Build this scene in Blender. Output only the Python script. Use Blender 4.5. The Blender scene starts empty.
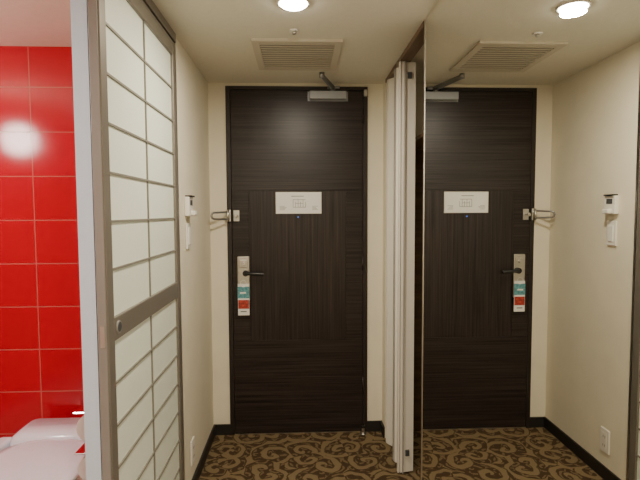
import bpy, bmesh, math, random
from mathutils import Matrix, Vector, Euler
scene=bpy.context.scene
R=math.radians
CEIL=2.125; DY=2.9; XL=-0.53; XR=0.508

# ---------------- materials ----------------
def mat(name,col,rough=0.5,metal=0.0,noise=0.0,nscale=40,bump=0.0,bscale=200,spec=None,emit=None,es=0,coat=0):
    m=bpy.data.materials.new(name); m.use_nodes=True
    nt=m.node_tree; b=nt.nodes['Principled BSDF']
    b.inputs['Base Color'].default_value=(*col,1); b.inputs['Roughness'].default_value=rough
    b.inputs['Metallic'].default_value=metal
    if spec is not None: b.inputs['Specular IOR Level'].default_value=spec
    if coat: b.inputs['Coat Weight'].default_value=coat; b.inputs['Coat Roughness'].default_value=0.05
    tc=nt.nodes.new('ShaderNodeTexCoord')
    n=nt.nodes.new('ShaderNodeTexNoise'); n.inputs['Scale'].default_value=nscale; n.inputs['Detail'].default_value=4
    nt.links.new(tc.outputs['Object'],n.inputs['Vector'])
    r=nt.nodes.new('ShaderNodeValToRGB')
    a=max(noise,0.01)
    r.color_ramp.elements[0].position=0.3; r.color_ramp.elements[1].position=0.7
    r.color_ramp.elements[0].color=(*[c*(1-a) for c in col],1); r.color_ramp.elements[1].color=(*[min(1,c*(1+a)) for c in col],1)
    nt.links.new(n.outputs['Fac'],r.inputs['Fac']); nt.links.new(r.outputs['Color'],b.inputs['Base Color'])
    if bump:
        n2=nt.nodes.new('ShaderNodeTexNoise'); n2.inputs['Scale'].default_value=bscale
        nt.links.new(tc.outputs['Object'],n2.inputs['Vector'])
        bp=nt.nodes.new('ShaderNodeBump'); bp.inputs['Strength'].default_value=bump; bp.inputs['Distance'].default_value=0.002
        nt.links.new(n2.outputs['Fac'],bp.inputs['Height']); nt.links.new(bp.outputs['Normal'],b.inputs['Normal'])
    if emit: b.inputs['Emission Color'].default_value=(*emit,1); b.inputs['Emission Strength'].default_value=es
    return m

def wood(name,c1,c2,scale,rough=0.35):
    m=bpy.data.materials.new(name); m.use_nodes=True
    nt=m.node_tree; b=nt.nodes['Principled BSDF']; b.inputs['Roughness'].default_value=rough
    b.inputs['Specular IOR Level'].default_value=0.35
    tc=nt.nodes.new('ShaderNodeTexCoord'); mp=nt.nodes.new('ShaderNodeMapping'); mp.inputs['Scale'].default_value=scale
    nt.links.new(tc.outputs['Object'],mp.inputs['Vector'])
    n=nt.nodes.new('ShaderNodeTexNoise'); n.inputs['Scale'].default_value=1; n.inputs['Detail'].default_value=6; n.inputs['Roughness'].default_value=0.7
    nt.links.new(mp.outputs['Vector'],n.inputs['Vector'])
    r=nt.nodes.new('ShaderNodeValToRGB'); r.color_ramp.elements[0].position=0.38; r.color_ramp.elements[1].position=0.70
    r.color_ramp.elements[0].color=(*c1,1); r.color_ramp.elements[1].color=(*c2,1)
    nt.links.new(n.outputs['Fac'],r.inputs['Fac']); nt.links.new(r.outputs['Color'],b.inputs['Base Color'])
    bp=nt.nodes.new('ShaderNodeBump'); bp.inputs['Strength'].default_value=0.15; bp.inputs['Distance'].default_value=0.001
    nt.links.new(n.outputs['Fac'],bp.inputs['Height']); nt.links.new(bp.outputs['Normal'],b.inputs['Normal'])
    return m

def tilemat():
    m=bpy.data.materials.new('red_tile'); m.use_nodes=True
    nt=m.node_tree; b=nt.nodes['Principled BSDF']; b.inputs['Roughness'].default_value=0.14
    b.inputs['Specular IOR Level'].default_value=0.5
    tc=nt.nodes.new('ShaderNodeTexCoord'); sp=nt.nodes.new('ShaderNodeSeparateXYZ'); cb=nt.nodes.new('ShaderNodeCombineXYZ')
    nt.links.new(tc.outputs['Object'],sp.inputs[0])
    ax=nt.nodes.new('ShaderNodeMath'); ax.operation='ADD'
    nt.links.new(sp.outputs['X'],ax.inputs[0]); nt.links.new(sp.outputs['Y'],ax.inputs[1])
    a1=nt.nodes.new('ShaderNodeMath'); a1.operation='ADD'; a1.inputs[1].default_value=1.180-2.2+3.0
    a2=nt.nodes.new('ShaderNodeMath'); a2.operation='ADD'; a2.inputs[1].default_value=-1.525+0.195*10
    nt.links.new(ax.outputs[0],a1.inputs[0]); nt.links.new(sp.outputs['Z'],a2.inputs[0])
    nt.links.new(a1.outputs[0],cb.inputs[0]); nt.links.new(a2.outputs[0],cb.inputs[1])
    br=nt.nodes.new('ShaderNodeTexBrick'); br.offset=0; br.squash=1
    br.inputs['Scale'].default_value=1; br.inputs['Brick Width'].default_value=0.30; br.inputs['Row Height'].default_value=0.195
    br.inputs['Mortar Size'].default_value=0.0024; br.inputs['Mortar Smooth'].default_value=0.1
    br.inputs['Color1'].default_value=(0.53,0.0,0.016,1); br.inputs['Color2'].default_value=(0.49,0.0,0.014,1)
    br.inputs['Mortar'].default_value=(0.52,0.13,0.10,1)
    nt.links.new(cb.outputs[0],br.inputs['Vector']); nt.links.new(br.outputs['Color'],b.inputs['Base Color'])
    bp=nt.nodes.new('ShaderNodeBump'); bp.invert=True; bp.inputs['Strength'].default_value=0.5; bp.inputs['Distance'].default_value=0.002
    nt.links.new(br.outputs['Fac'],bp.inputs['Height']); nt.links.new(bp.outputs['Normal'],b.inputs['Normal'])
    return m

def carpet():
    m=bpy.data.materials.new('scroll_carpet'); m.use_nodes=True
    nt=m.node_tree; N=nt.nodes; L=nt.links; b=N['Principled BSDF']; b.inputs['Roughness'].default_value=0.95; b.inputs['Specular IOR Level'].default_value=0.1
    tc=N.new('ShaderNodeTexCoord')
    nz=N.new('ShaderNodeTexNoise'); nz.inputs['Scale'].default_value=9; L.new(tc.outputs['Object'],nz.inputs['Vector'])
    s=N.new('ShaderNodeVectorMath'); s.operation='SUBTRACT'; s.inputs[1].default_value=(0.5,0.5,0.5); L.new(nz.outputs['Color'],s.inputs[0])
    sc=N.new('ShaderNodeVectorMath'); sc.operation='SCALE'; sc.inputs['Scale'].default_value=0.07; L.new(s.outputs[0],sc.inputs[0])
    ad=N.new('ShaderNodeVectorMath'); ad.operation='ADD'; L.new(tc.outputs['Object'],ad.inputs[0]); L.new(sc.outputs[0],ad.inputs[1])
    def M(op,a,bv=None):
        x=N.new('ShaderNodeMath'); x.operation=op
        for i,v in enumerate((a,bv)):
            if v is None: continue
            if isinstance(v,(int,float)): x.inputs[i].default_value=v
            else: L.new(v,x.inputs[i])
        return x.outputs[0]
    def spiral(scale,freq,off):
        mp=N.new('ShaderNodeVectorMath'); mp.operation='ADD'; mp.inputs[1].default_value=off; L.new(ad.outputs[0],mp.inputs[0])
        v=N.new('ShaderNodeTexVoronoi'); v.voronoi_dimensions='2D'; v.inputs['Scale'].default_value=scale; v.inputs['Randomness'].default_value=0.75
        L.new(mp.outputs[0],v.inputs['Vector'])
        d=N.new('ShaderNodeVectorMath'); d.operation='SUBTRACT'; L.new(mp.outputs[0],d.inputs[0]); L.new(v.outputs['Position'],d.inputs[1])
        sp=N.new('ShaderNodeSeparateXYZ'); L.new(d.outputs[0],sp.inputs[0])
        r=M('SQRT',M('ADD',M('MULTIPLY',sp.outputs[0],sp.outputs[0]),M('MULTIPLY',sp.outputs[1],sp.outputs[1])))
        th=M('ARCTAN2',sp.outputs[1],sp.outputs[0])
        cs=N.new('ShaderNodeSeparateColor'); L.new(v.outputs['Color'],cs.inputs[0])
        sg=M('SUBTRACT',M('MULTIPLY',M('GREATER_THAN',cs.outputs[0],0.5),2),1)
        ph=M('ADD',M('ADD',M('MULTIPLY',th,sg),M('MULTIPLY',r,freq)),M('MULTIPLY',cs.outputs[1],6.28))
        return M('SINE',ph)
    a=spiral(6.0,86,(0.4,0.2,0)); c=spiral(13,140,(3.3,1.7,0))
    def ss(x,lo,hi):
        q=N.new('ShaderNodeMapRange'); q.interpolation_type='SMOOTHSTEP'; q.inputs['From Min'].default_value=lo; q.inputs['From Max'].default_value=hi
        L.new(x,q.inputs['Value']); return q.outputs[0]
    g=ss(a,-0.10,0.50)
    g2=M('MULTIPLY',ss(c,0.3,0.8),ss(M('MULTIPLY',a,-1),0.2,0.6))
    tot=M('MAXIMUM',g,M('MULTIPLY',g2,0.7))
    fn=N.new('ShaderNodeTexNoise'); fn.inputs['Scale'].default_value=300; L.new(tc.outputs['Object'],fn.inputs['Vector'])
    mx=N.new('ShaderNodeMix'); mx.data_type='RGBA'; mx.inputs['A'].default_value=(0.066,0.042,0.023,1); mx.inputs['B'].default_value=(0.205,0.150,0.082,1)
    L.new(tot,mx.inputs['Factor'])
    bw=N.new('ShaderNodeMapRange'); bw.inputs['To Min'].default_value=0.6; bw.inputs['To Max'].default_value=1.4; bw.inputs['From Min'].default_value=0.25; bw.inputs['From Max'].default_value=0.75
    L.new(fn.outputs['Fac'],bw.inputs['Value'])
    m2=N.new('ShaderNodeVectorMath'); m2.operation='SCALE'
    L.new(mx.outputs['Result'],m2.inputs[0]); L.new(bw.outputs[0],m2.inputs['Scale'])
    L.new(m2.outputs[0],b.inputs['Base Color'])
    bp=N.new('ShaderNodeBump'); bp.inputs['Strength'].default_value=0.6; bp.inputs['Distance'].default_value=0.003
    L.new(fn.outputs['Fac'],bp.inputs['Height']); L.new(bp.outputs['Normal'],b.inputs['Normal'])
    return m

WALL=mat('cream_wallpaper',(0.80,0.75,0.605),0.75,noise=0.03,nscale=6,bump=0.25,bscale=260)
CEILM=mat('ceiling_paint',(0.76,0.72,0.61),0.8,noise=0.02,bump=0.15)
JAMB=mat('jamb_white',(0.70,0.82,0.98),0.4)
DOORH=wood('door_wood_horizontal',(0.0085,0.0060,0.0056),(0.046,0.033,0.030),(1.8,2,120))
DOORV=wood('door_wood_vertical',(0.0080,0.0055,0.0052),(0.048,0.034,0.031),(120,2,1.8))
FRAME=mat('dark_frame',(0.018,0.013,0.012),0.4)
BASEB=mat('baseboard_black',(0.016,0.014,0.013),0.5)
SILVER=mat('satin_steel',(0.62,0.61,0.58),0.32,1.0)
CLOSERM=mat('closer_silver_paint',(0.36,0.38,0.41),0.4,0.3)
ARMM=mat('closer_arm_steel',(0.30,0.30,0.30),0.35,0.8)
CHROME=mat('chrome',(0.85,0.85,0.85),0.08,1.0)
BLACK=mat('black_plastic',(0.012,0.012,0.012),0.35)
WHITE=mat('white_plastic',(0.82,0.80,0.74),0.4)
CERAM=mat('ceramic_white',(0.82,0.90,0.98),0.12,coat=0.5)
SHOJIF=mat('bronze_aluminium',(0.235,0.215,0.185),0.36,0.4)
SHOJIE=mat('stile_edge_aluminium',(0.34,0.33,0.31),0.4,0.4)
MUNT=mat('lattice_grey',(0.25,0.24,0.205),0.45,0.2)
PAPER=mat('frosted_panel',(0.80,0.86,0.76),0.35,noise=0.01)
FOLD=mat('fold_door_cream',(0.80,0.77,0.70),0.4)
FOLDE=mat('fold_edge_grey',(0.36,0.34,0.31),0.4)
CLOSET=wood('closet_wood',(0.05,0.028,0.016),(0.10,0.06,0.035),(3,3,40))
TRACK=wood('track_wood',(0.13,0.075,0.042),(0.20,0.125,0.07),(30,3,30))
TEAL=mat('teal_card',(0.10,0.30,0.34),0.5,noise=0.5,nscale=90)
REDC=mat('red_card',(0.40,0.04,0.025),0.5,noise=0.7,nscale=90)
PAPERW=mat('white_card',(0.82,0.82,0.79),0.5)
INK=mat('grey_ink',(0.13,0.14,0.15),0.6)
LINE=mat('seam_grey',(0.30,0.32,0.34),0.5)
BLUE=mat('blue_lens',(0.05,0.12,0.5),0.2,emit=(0.1,0.25,1),es=0.4)
GLOW=mat('lamp_glow',(1,0.95,0.85),0.5,emit=(1,0.92,0.78),es=45)
GLOWB=mat('globe_glow',(1,0.95,0.85),0.5,emit=(1,0.93,0.84),es=55)
MIRR=mat('mirror_silver',(0.90,0.90,0.86),0.0,1.0)
TILE=tilemat(); CARPET=carpet()
BFLOOR=mat('bath_floor',(0.45,0.45,0.44),0.4)
DARKG=mat('dark_grey',(0.06,0.065,0.07),0.4)

# ---------------- helpers ----------------
def link(o): scene.collection.objects.link(o); return o
def group(name,loc):
    e=bpy.data.objects.new(name,None); e.location=loc; e.empty_display_size=0.05; return link(e)
def par(o,p):
    if p is not None:
        o.parent=p; o.matrix_parent_inverse=Matrix.Translation(-Vector(p.location))
    return o
def finish(bm,name,m,p=None,smooth=False):
    me=bpy.data.meshes.new(name); bm.to_mesh(me); bm.free()
    me.materials.append(m)
    if smooth:
        for f in me.polygons: f.use_smooth=True
    o=bpy.data.objects.new(name,me); link(o); return par(o,p)
def box(name,lo,hi,m,p=None,bev=0.0,seg=2):
    bm=bmesh.new(); bmesh.ops.create_cube(bm,size=1)
    lo=Vector(lo);hi=Vector(hi);c=(lo+hi)/2;s=hi-lo
    for v in bm.verts: v.co=Vector((v.co.x*s.x+c.x,v.co.y*s.y+c.y,v.co.z*s.z+c.z))
    if bev: bmesh.ops.bevel(bm,geom=bm.edges[:],offset=bev,segments=seg,profile=0.5,affect='EDGES')
    return finish(bm,name,m,p,smooth=False)
def boxes(name,lst,m,p=None):
    bm=bmesh.new()
    for lo,hi in lst:
        lo=Vector(lo);hi=Vector(hi);c=(lo+hi)/2;s=hi-lo
        r=bmesh.ops.create_cube(bm,size=1)
        for v in r['verts']: v.co=Vector((v.co.x*s.x+c.x,v.co.y*s.y+c.y,v.co.z*s.z+c.z))
    return finish(bm,name,m,p)
def cyl(name,c,r,d,axis,m,p=None,r2=None,seg=32,bev=0.0):
    bm=bmesh.new(); bmesh.ops.create_cone(bm,cap_ends=True,segments=seg,radius1=r,radius2=r if r2 is None else r2,depth=d)
    rot={'X':Matrix.Rotation(R(90),4,'Y'),'Y':Matrix.Rotation(R(90),4,'X'),'Z':Matrix.Identity(4)}[axis]
    if bev:
        es=[e for e in bm.edges if len(e.link_faces)==2 and any(len(f.verts)>4 for f in e.link_faces)]
        bmesh.ops.bevel(bm,geom=es,offset=bev,segments=3,profile=0.5,affect='EDGES')
    bmesh.ops.transform(bm,matrix=Matrix.Translation(c)@rot,verts=bm.verts[:])
    o=finish(bm,name,m,p)
    for f in o.data.polygons: f.use_smooth=len(f.vertices)==4
    return o
def tube(name,pts,r,m,p=None,cyc=False):
    cu=bpy.data.curves.new(name,'CURVE'); cu.dimensions='3D'; cu.bevel_depth=r; cu.bevel_resolution=4; cu.use_fill_caps=True
    sp=cu.splines.new('POLY'); sp.points.add(len(pts)-1)
    for q,v in zip(sp.points,pts): q.co=(*v,1)
    sp.use_cyclic_u=cyc
    cu.materials.append(m)
    o=bpy.data.objects.new(name,cu); link(o); return par(o,p)
def ring(name,c,ro,ri,z0,z1,m,p=None,seg=48):
    bm=bmesh.new(); A=[]
    for i in range(seg):
        a=2*math.pi*i/seg; ca,sa=math.cos(a),math.sin(a)
        A.append([bm.verts.new((c[0]+r*ca,c[1]+r*sa,z)) for r,z in ((ro,z1),(ro,z0),(ri,z0),(ri,z1))])
    for i in range(seg):
        x,y=A[i],A[(i+1)%seg]
        for k in range(4): bm.faces.new((x[k],x[(k+1)%4],y[(k+1)%4],y[k]))
    bmesh.ops.recalc_face_normals(bm,faces=bm.faces[:])
    return finish(bm,name,m,p,True)
def loft(name,secs,m,p=None):
    bm=bmesh.new(); rows=[[bm.verts.new(v) for v in s] for s in secs]; n=len(secs[0])
    for a,b in zip(rows,rows[1:]):
        for i in range(n): bm.faces.new((a[i],a[(i+1)%n],b[(i+1)%n],b[i]))
    bm.faces.new(rows[0]); bm.faces.new(rows[-1])
    bmesh.ops.recalc_face_normals(bm,faces=bm.faces[:])
    return finish(bm,name,m,p,True)

# ---------------- room shell ----------------
BX=-2.0; RX=2.3; YB=-3.2; WI=-0.600
box('floor',(BX-0.1,YB-0.1,-0.1),(RX+0.1,DY+0.1,0),CARPET)
box('ceiling',(BX-0.1,YB-0.1,CEIL),(RX+0.1,DY+0.1,CEIL+0.1),CEILM)
box('bathroom_floor',(BX,-0.1,0.0),(WI,2.2,0.012),BFLOOR)
box('ceiling_bathroom',(BX,-0.1,CEIL-0.034),(WI,2.2,CEIL),CEILM)
FX0,FX1,FT=-0.428,0.414,2.105
box('wall_end_left',(WI,DY,0),(FX0,DY+0.1,CEIL),WALL)
box('wall_end_right',(FX1,DY,0),(1.2,DY+0.1,CEIL),WALL)
box('wall_end_header',(FX0,DY,FT),(FX1,DY+0.1,CEIL),WALL)
box('wall_outside',(FX0-0.1,DY+0.1,0),(FX1+0.1,DY+0.12,CEIL),FRAME)
SE=2.130
box('wall_left',(WI,SE+0.016,0),(XL,DY,CEIL),WALL)
box('wall_left_recess',(WI,1.352,0),(-0.566,SE+0.016,CEIL),WALL)
box('trim_jamb',(-0.602,1.335,0),(-0.560,1.352,CEIL),JAMB)
box('trim_shoji_strip',(-0.564,SE+0.004,0),(XL+0.003,SE+0.016,CEIL),SILVER)
box('wall_left_near',(WI,-0.2,0),(-0.566,0.42,CEIL),WALL)
box('wall_bathroom_back',(BX,2.2,0),(WI,2.3,CEIL),TILE)
box('wall_bathroom_left',(BX-0.1,-0.2,0),(BX,2.3,CEIL),TILE)
box('wall_bathroom_front',(BX,-0.2,0),(WI,-0.1,CEIL),WALL)
MY=1.945
box('wall_right',(XR+0.008,-0.2,0),(XR+0.05,MY,CEIL),WALL)
box('wall_right_stub',(XR,2.80,0),(XR+0.06,DY,CEIL),WALL)
box('wall_closet_back',(1.12,1.85,0),(1.2,DY,CEIL),WALL)
box('wall_closet_side',(XR+0.05,1.80,0),(1.12,1.86,CEIL),WALL)
box('wall_room_back',(BX,YB-0.1,0),(RX,YB,CEIL),WALL)
box('wall_room_left',(BX-0.1,YB,0),(BX,-0.2,CEIL),WALL)
box('wall_room_right',(RX,YB,0),(RX+0.1,-0.2,CEIL),WALL)
box('wall_room_front',(XR+0.05,-0.2,0),(RX,-0.1,CEIL),WALL)
BH=0.065
box('baseboard_left',(XL,SE+0.02,0),(XL+0.010,DY,BH),BASEB)
box('baseboard_end_left',(XL+0.01,DY-0.010,0),(FX0,DY,BH),BASEB)
box('baseboard_end_right',(FX1,DY-0.010,0),(XR,DY,BH),BASEB)
box('baseboard_right',(XR-0.01,2.80,0),(XR,DY-0.01,BH),BASEB)

# ---------------- entrance door ----------------
d=group('door_1',(0,DY,0))
ft=0.026
boxes('door_frame',[((FX0,DY-0.010,0),(FX0+ft,DY+0.09,FT)),((FX1-ft,DY-0.010,0),(FX1,DY+0.09,FT)),((FX0+ft,DY-0.010,FT-0.020),(FX1-ft,DY+0.09,FT))],FRAME,d)
lx0,lx1=FX0+ft+0.003,FX1-ft-0.003; yf=DY-0.011
box('leaf_core',(lx0,yf+0.003,0.006),(lx1,yf+0.045,FT-0.023),FRAME,d)
z1,z2=0.585,1.49
def panel(n,x0,x1,z0,z1_,m): return box(n,(x0,yf,z0),(x1,yf+0.006,z1_),m,d,0.0008,1)
panel('leaf_panel_top',lx0,lx1,z2+0.0005,FT-0.024,DOORH)
panel('leaf_panel_bottom',lx0,lx1,0.008,z1-0.0005,DOORH)
sx=0.10
panel('leaf_stile_left',lx0,lx0+sx,z1,z2,DOORH)
panel('leaf_stile_right',lx1-sx,lx1,z1,z2,DOORH)
panel('leaf_panel_middle',lx0+sx+0.0005,lx1-sx-0.0005,z1,z2,DOORV)
cyl('peephole_rim',(-0.005,yf-0.003,1.332),0.007,0.006,'Y',FRAME,d)
cyl('peephole_lens',(-0.005,yf-0.0065,1.332),0.0050,0.002,'Y',BLUE,d)
for i,z in enumerate((0.3,1.05,1.93)):
    cyl('hinge_%d'%(i+1),(FX1-ft-0.002,DY-0.016,z),0.006,0.09,'Z',FRAME,d)
box('threshold',(FX0+ft,DY-0.008,0.0),(FX1-ft,DY+0.08,0.005),SILVER,d)

s=group('evacuation_plan_sign',(-0.005,yf,1.42))
zo=0.03
box('plate',(-0.138,yf-0.005,1.322+zo),(0.136,yf-0.0005,1.452+zo),SILVER,s,0.001,1)
box('sheet',(-0.134,yf-0.0065,1.326+zo),(0.132,yf-0.0045,1.448+zo),PAPERW,s)
L=[]
yy=(yf-0.0072,yf-0.0062)
for (x,z,wd_,ht) in [(-0.035,1.360,0.075,0.0022),(-0.035,1.405,0.075,0.0022),(-0.02,1.383,0.045,0.0018)]:
    L.append(((x,yy[0],z+zo),(x+wd_,yy[1],z+zo+ht)))
for i in range(6):
    x=-0.035+i*0.0148; L.append(((x,yy[0],1.360+zo),(x+0.002,yy[1],1.406+zo-0.012*(i%2))))
for i in range(4):
    L.append(((-0.115,yy[0],1.345+zo+i*0.007),(-0.085+0.006*(i%3),yy[1],1.3468+zo+i*0.007)))
    L.append(((0.080,yy[0],1.345+zo+i*0.007),(0.115-0.006*(i%3),yy[1],1.3468+zo+i*0.007)))
L.append(((-0.045,yy[0],1.425+zo),(0.03,yy[1],1.4285+zo)))
boxes('print',L,INK,s)

h=group('door_lever_handle',(-0.335,yf,0.99))
box('escutcheon',(-0.370,yf-0.016,0.83),(-0.298,yf-0.0005,1.100),SILVER,h,0.006,3)
box('escutcheon_cap',(-0.360,yf-0.022,1.030),(-0.308,yf-0.014,1.080),SILVER,h,0.004,2)
cyl('lever_hub',(-0.318,yf-0.030,1.000),0.018,0.034,'Y',BLACK,h,bev=0.003)
tube('lever',[(-0.318,yf-0.050,1.000),(-0.30,yf-0.055,1.000),(-0.26,yf-0.055,0.999),(-0.212,yf-0.050,0.995)],0.0105,BLACK,h)
cyl('deadbolt_knob',(-0.334,yf-0.027,1.055),0.011,0.016,'Y',SILVER,h,bev=0.002)

t=group('door_hanger_tag',(-0.338,yf-0.06,0.85))
def tag(n,x0,x1,z0,z1_,y,m): return box(n,(x0,y-0.0015,z0+0.03),(x1,y,z1_+0.03),m,t,0.0005,1)
yt=yf-0.020
tag('card_white_top',-0.368,-0.300,0.885,0.905,yt,PAPERW)
tag('card_teal',-0.370,-0.300,0.818,0.888,yt-0.001,TEAL)
tag('card_teal_text',-0.356,-0.320,0.846,0.856,yt-0.0028,PAPERW)
tag('card_white',-0.368,-0.300,0.715,0.818,yt-0.001,PAPERW)
tag('card_red',-0.366,-0.302,0.755,0.808,yt-0.0028,REDC)
tag('card_text',-0.353,-0.317,0.735,0.741,yt-0.0028,INK)
ringp=[( -0.335+0.018*math.cos(a), yt-0.004, 0.936+0.020*math.sin(a)) for a in [i*math.pi/8 for i in range(16)]]
tube('hanger_loop',ringp,0.0015,PAPERW,t,cyc=True)

g=group('door_guard_latch',(-0.42,DY-0.03,1.342))
gz=1.342; gx=-0.415
box('frame_bracket',(gx-0.010,DY-0.030,gz-0.036),(gx+0.012,DY-0.0115,gz+0.036),SILVER,g,0.003)
cyl('pivot_pin',(gx-0.004,DY-0.038,gz),0.008,0.07,'Z',SILVER,g)
pts=[(gx-0.004,DY-0.038,gz+0.022),(gx-0.04,DY-0.065,gz+0.020),(gx-0.076,DY-0.095,gz+0.018),(gx-0.086,DY-0.102,gz+0.012),(gx-0.089,DY-0.104,gz),(gx-0.086,DY-0.102,gz-0.012),(gx-0.076,DY-0.095,gz-0.018),(gx-0.04,DY-0.065,gz-0.020),(gx-0.004,DY-0.038,gz-0.022)]
tube('swing_bar',pts,0.0060,ARMM,g)
box('leaf_plate',(-0.390,yf-0.004,gz-0.033),(-0.355,yf-0.0005,gz+0.033),SILVER,g,0.001,1)
tube('keeper_post',[(-0.370,yf,gz),(-0.370,yf-0.045,gz)],0.006,SILVER,g)
cyl('keeper_ball',(-0.370,yf-0.050,gz),0.011,0.014,'Y',SILVER,g,bev=0.004)

c=group('door_closer',(0.17,DY-0.05,2.05))
box('body',(0.066,yf-0.048,2.022),(0.286,yf-0.001,2.070),CLOSERM,c,0.006,3)
box('mount_plate',(0.056,yf-0.004,2.018),(0.296,yf-0.0005,2.074),CLOSERM,c,0.001,1)
cyl('spindle',(0.20,yf-0.025,2.077),0.014,0.016,'Z',ARMM,c)
box('frame_shoe',(0.175,DY-0.034,2.087),(0.245,DY-0.0115,2.104),ARMM,c,0.002)
tube('main_arm',[(0.20,yf-0.025,2.087),(0.128,DY-0.29,2.087)],0.0095,ARMM,c)
tube('forearm',[(0.128,DY-0.29,2.098),(0.165,DY-0.17,2.098),(0.210,DY-0.036,2.096)],0.0075,ARMM,c)
cyl('elbow',(0.128,DY-0.29,2.093),0.014,0.026,'Z',ARMM,c)
ds=group('door_stop',(0.385,DY-0.03,0.02))
cyl('base',(0.385,DY-0.040,0.004),0.020,0.008,'Z',SILVER,ds)
cyl('post',(0.385,DY-0.040,0.024),0.010,0.034,'Z',SILVER,ds,bev=0.002)
cyl('rubber',(0.385,DY-0.040,0.046),0.013,0.012,'Z',BLACK,ds,bev=0.002)
sc_=group('frame_sensor',(0.392,DY-0.02,2.06))
box('housing',(0.390,DY-0.030,2.045),(0.410,DY-0.0115,2.085),SILVER,sc_,0.003)

# ---------------- ceiling fixtures ----------------
dl=group('ceiling_downlight',(-0.015,1.80,CEIL))
ring('trim_ring',(-0.015,1.80),0.060,0.052,CEIL-0.006,CEIL-0.0002,WHITE,dl)
bm=bmesh.new(); bmesh.ops.create_uvsphere(bm,u_segments=24,v_segments=12,radius=0.051)
for v in bm.verts: v.co=Vector((v.co.x-0.015,v.co.y+1.80,v.co.z*0.35+CEIL-0.004))
finish(bm,'lamp_lens',GLOW,dl,True)
sp=group('fire_sprinkler',(-0.015,2.07,CEIL))
cyl('escutcheon',(-0.015,2.07,CEIL-0.003),0.020,0.006,'Z',WHITE,sp)
cyl('deflector',(-0.015,2.07,CEIL-0.011),0.008,0.010,'Z',SILVER,sp)
v=group('ceiling_air_vent',(0,2.38,CEIL))
vx0,vx1,vy0,vy1=-0.205,0.200,2.165,2.60; zf=CEIL-0.012
VENT=mat('vent_cream',(0.62,0.565,0.46),0.5)
VENTD=mat('vent_dark',(0.26,0.22,0.17),0.7)
w=0.032
boxes('frame',[((vx0,vy0,zf),(vx1,vy0+w,CEIL-0.0003)),((vx0,vy1-w,zf),(vx1,vy1,CEIL-0.0003)),((vx0,vy0+w,zf),(vx0+w,vy1-w,CEIL-0.0003)),((vx1-w,vy0+w,zf),(vx1,vy1-w,CEIL-0.0003))],VENT,v)
box('back_plate',(vx0+w,vy0+w,CEIL-0.003),(vx1-w,vy1-w,CEIL-0.0003),VENTD,v)
L=[];n=12
for i in range(n):
    y=vy0+w+(i+0.5)*(vy1-vy0-2*w)/n
    L.append(((vx0+w,y-0.008,zf+0.001),(vx1-w,y+0.006,zf+0.004)))
boxes('slats',L,VENT,v)

# ---------------- left wall devices ----------------
ty=2.300
th=group('wall_thermostat',(XL,ty,1.40))
box('housing',(XL+0.0005,ty-0.042,1.345),(XL+0.022,ty+0.042,1.435),WHITE,th,0.004,3)
box('display',(XL+0.0215,ty-0.022,1.395),(XL+0.0235,ty+0.022,1.42),DARKG,th)
box('cradle',(XL+0.0005,ty-0.033,1.435),(XL+0.032,ty+0.033,1.442),BLACK,th,0.001,1)
box('lower_ledge',(XL+0.0225,ty-0.025,1.347),(XL+0.045,ty+0.025,1.370),WHITE,th,0.006,3)
sw=group('light_switch',(XL,ty,1.25))
box('plate',(XL+0.0005,ty-0.035,1.19),(XL+0.009,ty+0.035,1.31),WHITE,sw,0.003)
box('rocker',(XL+0.008,ty-0.018,1.21),(XL+0.013,ty+0.018,1.29),PAPERW,sw,0.002)
oy=2.305
ou=group('wall_outlet',(XL,oy,0.20))
box('plate',(XL+0.0005,oy-0.035,0.14),(XL+0.008,oy+0.035,0.26),WHITE,ou,0.003)
box('insert',(XL+0.0075,oy-0.018,0.16),(XL+0.010,oy+0.018,0.24),FOLD,ou,0.001,1)
boxes('slots',[((XL+0.0095,oy-0.009+dx,z),(XL+0.0105,oy-0.006+dx,z+0.012)) for dx in (0,0.014) for z in (0.170,0.214)],BLACK,ou)

# ---------------- shoji sliding door ----------------
sh=group('shoji_sliding_door',(-0.541,1.73,1.06))
sy0,sy1,sz0,sz1=1.330,SE,0.02,2.085; xa,xb=-0.556,-0.526
st=0.045; rm0,rm1=0.995,1.062
box('stile_near',(xa,sy0,sz0),(xb,sy0+st,sz1),SHOJIF,sh,0.002,1)
box('stile_near_edge',(xa+0.002,sy0-0.004,sz0),(xb-0.004,sy0-0.0002,sz1),SHOJIE,sh,0.001,1)
box('stile_far',(xa,sy1-st,sz0),(xb,sy1,sz1),SHOJIF,sh,0.002,1)
box('rail_top',(xa,sy0+st,sz1-0.06),(xb,sy1-st,sz1),SHOJIF,sh,0.002,1)
box('rail_bottom',(xa,sy0+st,sz0),(xb,sy1-st,sz0+0.09),SHOJIF,sh,0.002,1)
box('rail_middle',(xa,sy0+st,rm0),(xb,sy1-st,rm1),SHOJIF,sh,0.002,1)
box('frosted_panel_upper',(xa+0.008,sy0+st,rm1),(xb-0.010,sy1-st,sz1-0.06),PAPER,sh)
box('frosted_panel_lower',(xa+0.008,sy0+st,sz0+0.09),(xb-0.010,sy1-st,rm0),PAPER,sh)
L=[]; mw=0.0032; mx0,mx1=xb-0.011,xb-0.005; ym=(sy0+sy1)/2
for (a,b_,n) in ((rm1,sz1-0.06,7),(sz0+0.09,rm0,7)):
    L.append(((mx0,ym-mw,a),(mx1,ym+mw,b_)))
    for i in range(1,n):
        z=a+(b_-a)*i/n; L.append(((mx0,sy0+st,z-mw),(mx1+0.0004,sy1-st,z+mw)))
boxes('lattice',L,MUNT,sh)
cyl('finger_pull_ring',(xb+0.001,sy0+0.075,1.03),0.019,0.004,'X',SHOJIE,sh,bev=0.001)
cyl('finger_pull_cup',(xb+0.0032,sy0+0.075,1.03),0.014,0.001,'X',DARKG,sh)
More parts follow.
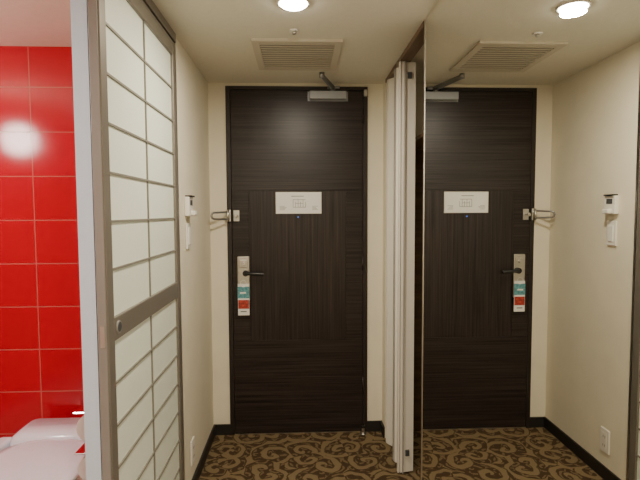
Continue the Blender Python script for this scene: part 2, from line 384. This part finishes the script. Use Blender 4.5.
box('lock_plate',(xa+0.009,sy0-0.006,0.99),(xb-0.009,sy0-0.003,1.05),SILVER,sh)
box('trim_shoji_track',(-0.564,0.42,sz1+0.004),(-0.522,SE,CEIL),SHOJIF)

# ---------------- mirror ----------------
mi=group('wall_mirror',(XR,0.9,1.05))
box('glass',(XR,-0.15,0.03),(XR+0.006,MY-0.008,CEIL-0.002),MIRR,mi)
box('edge_trim',(XR-0.002,MY-0.008,0.0),(XR+0.05,MY+0.002,CEIL-0.001),SILVER,mi)
box('bottom_channel',(XR-0.002,-0.15,0.0),(XR+0.006,MY-0.008,0.03),SILVER,mi)

# ---------------- closet ----------------
box('trim_closet_track',(XR-0.004,MY+0.005,CEIL-0.022),(XR+0.05,2.80,CEIL-0.0005),TRACK)
cf=group('folding_closet_door',(0.54,2.60,1.05))
ZT=CEIL-0.024
def leaf(i,a,b_,th_=0.016):
    a=Vector(a);b_=Vector(b_);dd=(b_-a).normalized();nn=Vector((-dd.y,dd.x))*th_/2
    q=[a+nn,b_+nn,b_-nn,a-nn]
    bm=bmesh.new(); lo=[bm.verts.new((v.x,v.y,0.012)) for v in q]; hi=[bm.verts.new((v.x,v.y,ZT)) for v in q]
    bm.faces.new(lo);bm.faces.new(hi)
    for k in range(4): bm.faces.new((lo[k],lo[(k+1)%4],hi[(k+1)%4],hi[k]))
    bmesh.ops.recalc_face_normals(bm,faces=bm.faces[:])
    finish(bm,'leaf_%d'%i,FOLD,cf)
xi,xo=0.512,0.584; y0=2.40
leaf(1,(xi,y0),(xo,y0+0.015)); leaf(2,(xo,y0+0.04),(xi,y0+0.105)); leaf(3,(xi,y0+0.13),(xo,y0+0.18)); leaf(4,(xo,y0+0.205),(xi,y0+0.31))
for i,(x,y) in enumerate([(xi-0.007,y0),(xi-0.007,y0+0.117),(xi-0.007,y0+0.32)]):
    box('edge_%d'%(i+1),(x-0.004,y-0.010,0.012),(x+0.004,y+0.012,ZT),FOLDE if i==1 else FOLD,cf,0.001,1)
box('pull_strip',(xi+0.012,y0-0.016,0.012),(xi+0.018,y0-0.006,ZT),FOLDE,cf)
boxes('hinges',[((xi+0.03,y0-0.010,z),(xi+0.050,y0+0.004,z+0.03)) for z in (0.10,2.02)],DARKG,cf)
cs=group('closet_shelf',(0.86,2.35,1.75))
box('board',(0.62,1.87,1.735),(1.118,2.895,1.755),TRACK,cs)
box('side_panel',(0.58,2.88,0.001),(1.118,2.898,1.735),CLOSET,cs)
tube('hanging_rail',[(0.86,1.862,1.66),(0.86,2.88,1.66)],0.0125,CHROME,cs)

# ---------------- toilet ----------------
to=group('toilet',(-1.00,1.85,0.012))
tx=-0.995
def oval(cy,z,wx,lf,lb,n=40,p=2.3):
    o=[]
    for i in range(n):
        a=2*math.pi*i/n; cx,sy=math.cos(a),math.sin(a)
        ex=math.copysign(abs(cx)**(2/p),cx); ey=math.copysign(abs(sy)**(2/p),sy)
        o.append((tx+wx*ex,cy+(lb if ey>0 else lf)*ey,z))
    return o
B=1.80
loft('bowl',[oval(B,0.012,0.12,0.19,0.30),oval(B,0.05,0.115,0.17,0.30),oval(B,0.18,0.12,0.18,0.31),oval(B,0.29,0.165,0.25,0.32),oval(B,0.345,0.185,0.285,0.33),oval(B,0.365,0.188,0.29,0.33)],CERAM,to)
loft('seat',[oval(B-0.02,0.367,0.188,0.275,0.18),oval(B-0.02,0.372,0.192,0.28,0.18),oval(B-0.02,0.386,0.190,0.278,0.18)],WHITE,to)
# closed lid rising gently towards its hinge on the washlet unit
def tilt(sec,k=0.075):
    return [(x,y,z+max(0.0,(y-1.50))*k) for x,y,z in sec]
loft('seat_lid',[tilt(oval(B-0.02,0.389,0.190,0.275,0.172,p=2.8)),tilt(oval(B-0.02,0.400,0.195,0.282,0.176,p=2.8)),tilt(oval(B-0.02,0.408,0.186,0.272,0.174,p=2.8)),tilt(oval(B-0.02,0.412,0.155,0.235,0.160,p=2.8))],CERAM,to)
def rrect(y0_,y1_,z,wx,r=0.03):
    o=[]
    for (cx,cy,a0) in ((tx+wx-r,y1_-r,0),(tx-wx+r,y1_-r,90),(tx-wx+r,y0_+r,180),(tx+wx-r,y0_+r,270)):
        for k in range(6):
            a=R(a0+k*18); o.append((cx+r*math.cos(a),cy+r*math.sin(a),z))
    return o
loft('washlet_unit',[rrect(1.955,2.13,0.368,0.197),rrect(1.955,2.13,0.42,0.199),rrect(1.965,2.13,0.442,0.194),rrect(1.985,2.125,0.456,0.178)],CERAM,to)
box('control_arm',(tx-0.262,1.66,0.385),(tx-0.200,2.02,0.430),CERAM,to,0.015,3)
boxes('buttons',[((tx-0.245,1.70+i*0.045,0.429),(tx-0.217,1.725+i*0.045,0.433)) for i in range(5)],DARKG,to)
box('rear_column',(tx-0.13,2.08,0.012),(tx+0.13,2.198,0.38),CERAM,to,0.01,3)

px=-0.676; py=1.60
ph=group('toilet_paper_holder',(px,py,0.6))
for k,z in enumerate((0.665,0.53)):
    cyl('roll_%d'%(k+1),(px,py,z),0.048,0.11,'Y',PAPERW,ph,bev=0.003)
    tube('spindle_%d'%(k+1),[(WI-0.002,py+0.068,z),(px,py+0.068,z),(px,py-0.068,z),(WI-0.002,py-0.068,z)],0.005,CHROME,ph)
    box('cover_%d'%(k+1),(px-0.055,py-0.06,z+0.050),(WI-0.002,py+0.06,z+0.056),CHROME,ph,0.002,1)

gl=group('bathroom_globe_lamp',(-1.9,1.42,1.80))
cyl('wall_base',(BX+0.012,1.42,1.80),0.055,0.022,'X',CHROME,gl)
tube('stem',[(BX+0.02,1.42,1.80),(-1.80,1.42,1.80)],0.01,CHROME,gl)
bm=bmesh.new(); bmesh.ops.create_uvsphere(bm,u_segments=32,v_segments=16,radius=0.09)
bmesh.ops.translate(bm,vec=(-1.67,1.42,1.80),verts=bm.verts[:]); finish(bm,'globe',GLOWB,gl,True)

# ---------------- lights ----------------
def area(name,loc,size,pw,col,rot=(0,0,0),shape='DISK'):
    l=bpy.data.lights.new(name,'AREA'); l.shape=shape; l.size=size; l.energy=pw; l.color=col
    o=bpy.data.objects.new(name,l); o.location=loc; o.rotation_euler=rot; return link(o)
W=(1,0.875,0.69)
area('light_downlight',(-0.015,1.80,CEIL-0.024),0.09,14.5,W)
area('light_bathroom',(-1.3,1.0,CEIL-0.045),0.3,10,(1,0.96,0.92))
area('light_corridor',(-0.02,0.3,CEIL-0.02),0.15,13,W)
area('light_room_a',(-0.6,-1.6,CEIL-0.03),0.6,62,W)
area('light_room_b',(1.2,-1.6,CEIL-0.03),0.6,38,W)
wd=bpy.data.worlds.new('world'); scene.world=wd; wd.use_nodes=True
wd.node_tree.nodes['Background'].inputs[0].default_value=(1,0.9,0.78,1); wd.node_tree.nodes['Background'].inputs[1].default_value=0.3

# ---------------- camera ----------------
cam=bpy.data.cameras.new('camera'); cam.sensor_width=36; cam.lens=27; cam.clip_start=0.01
co=bpy.data.objects.new('camera',cam); link(co)
co.matrix_world=Matrix.Translation((0,0,1.36))@Matrix.Rotation(R(-2.5),4,'Z')@Matrix.Rotation(R(90-3.3),4,'X')@Matrix.Rotation(R(-0.25),4,'Z')
scene.camera=co
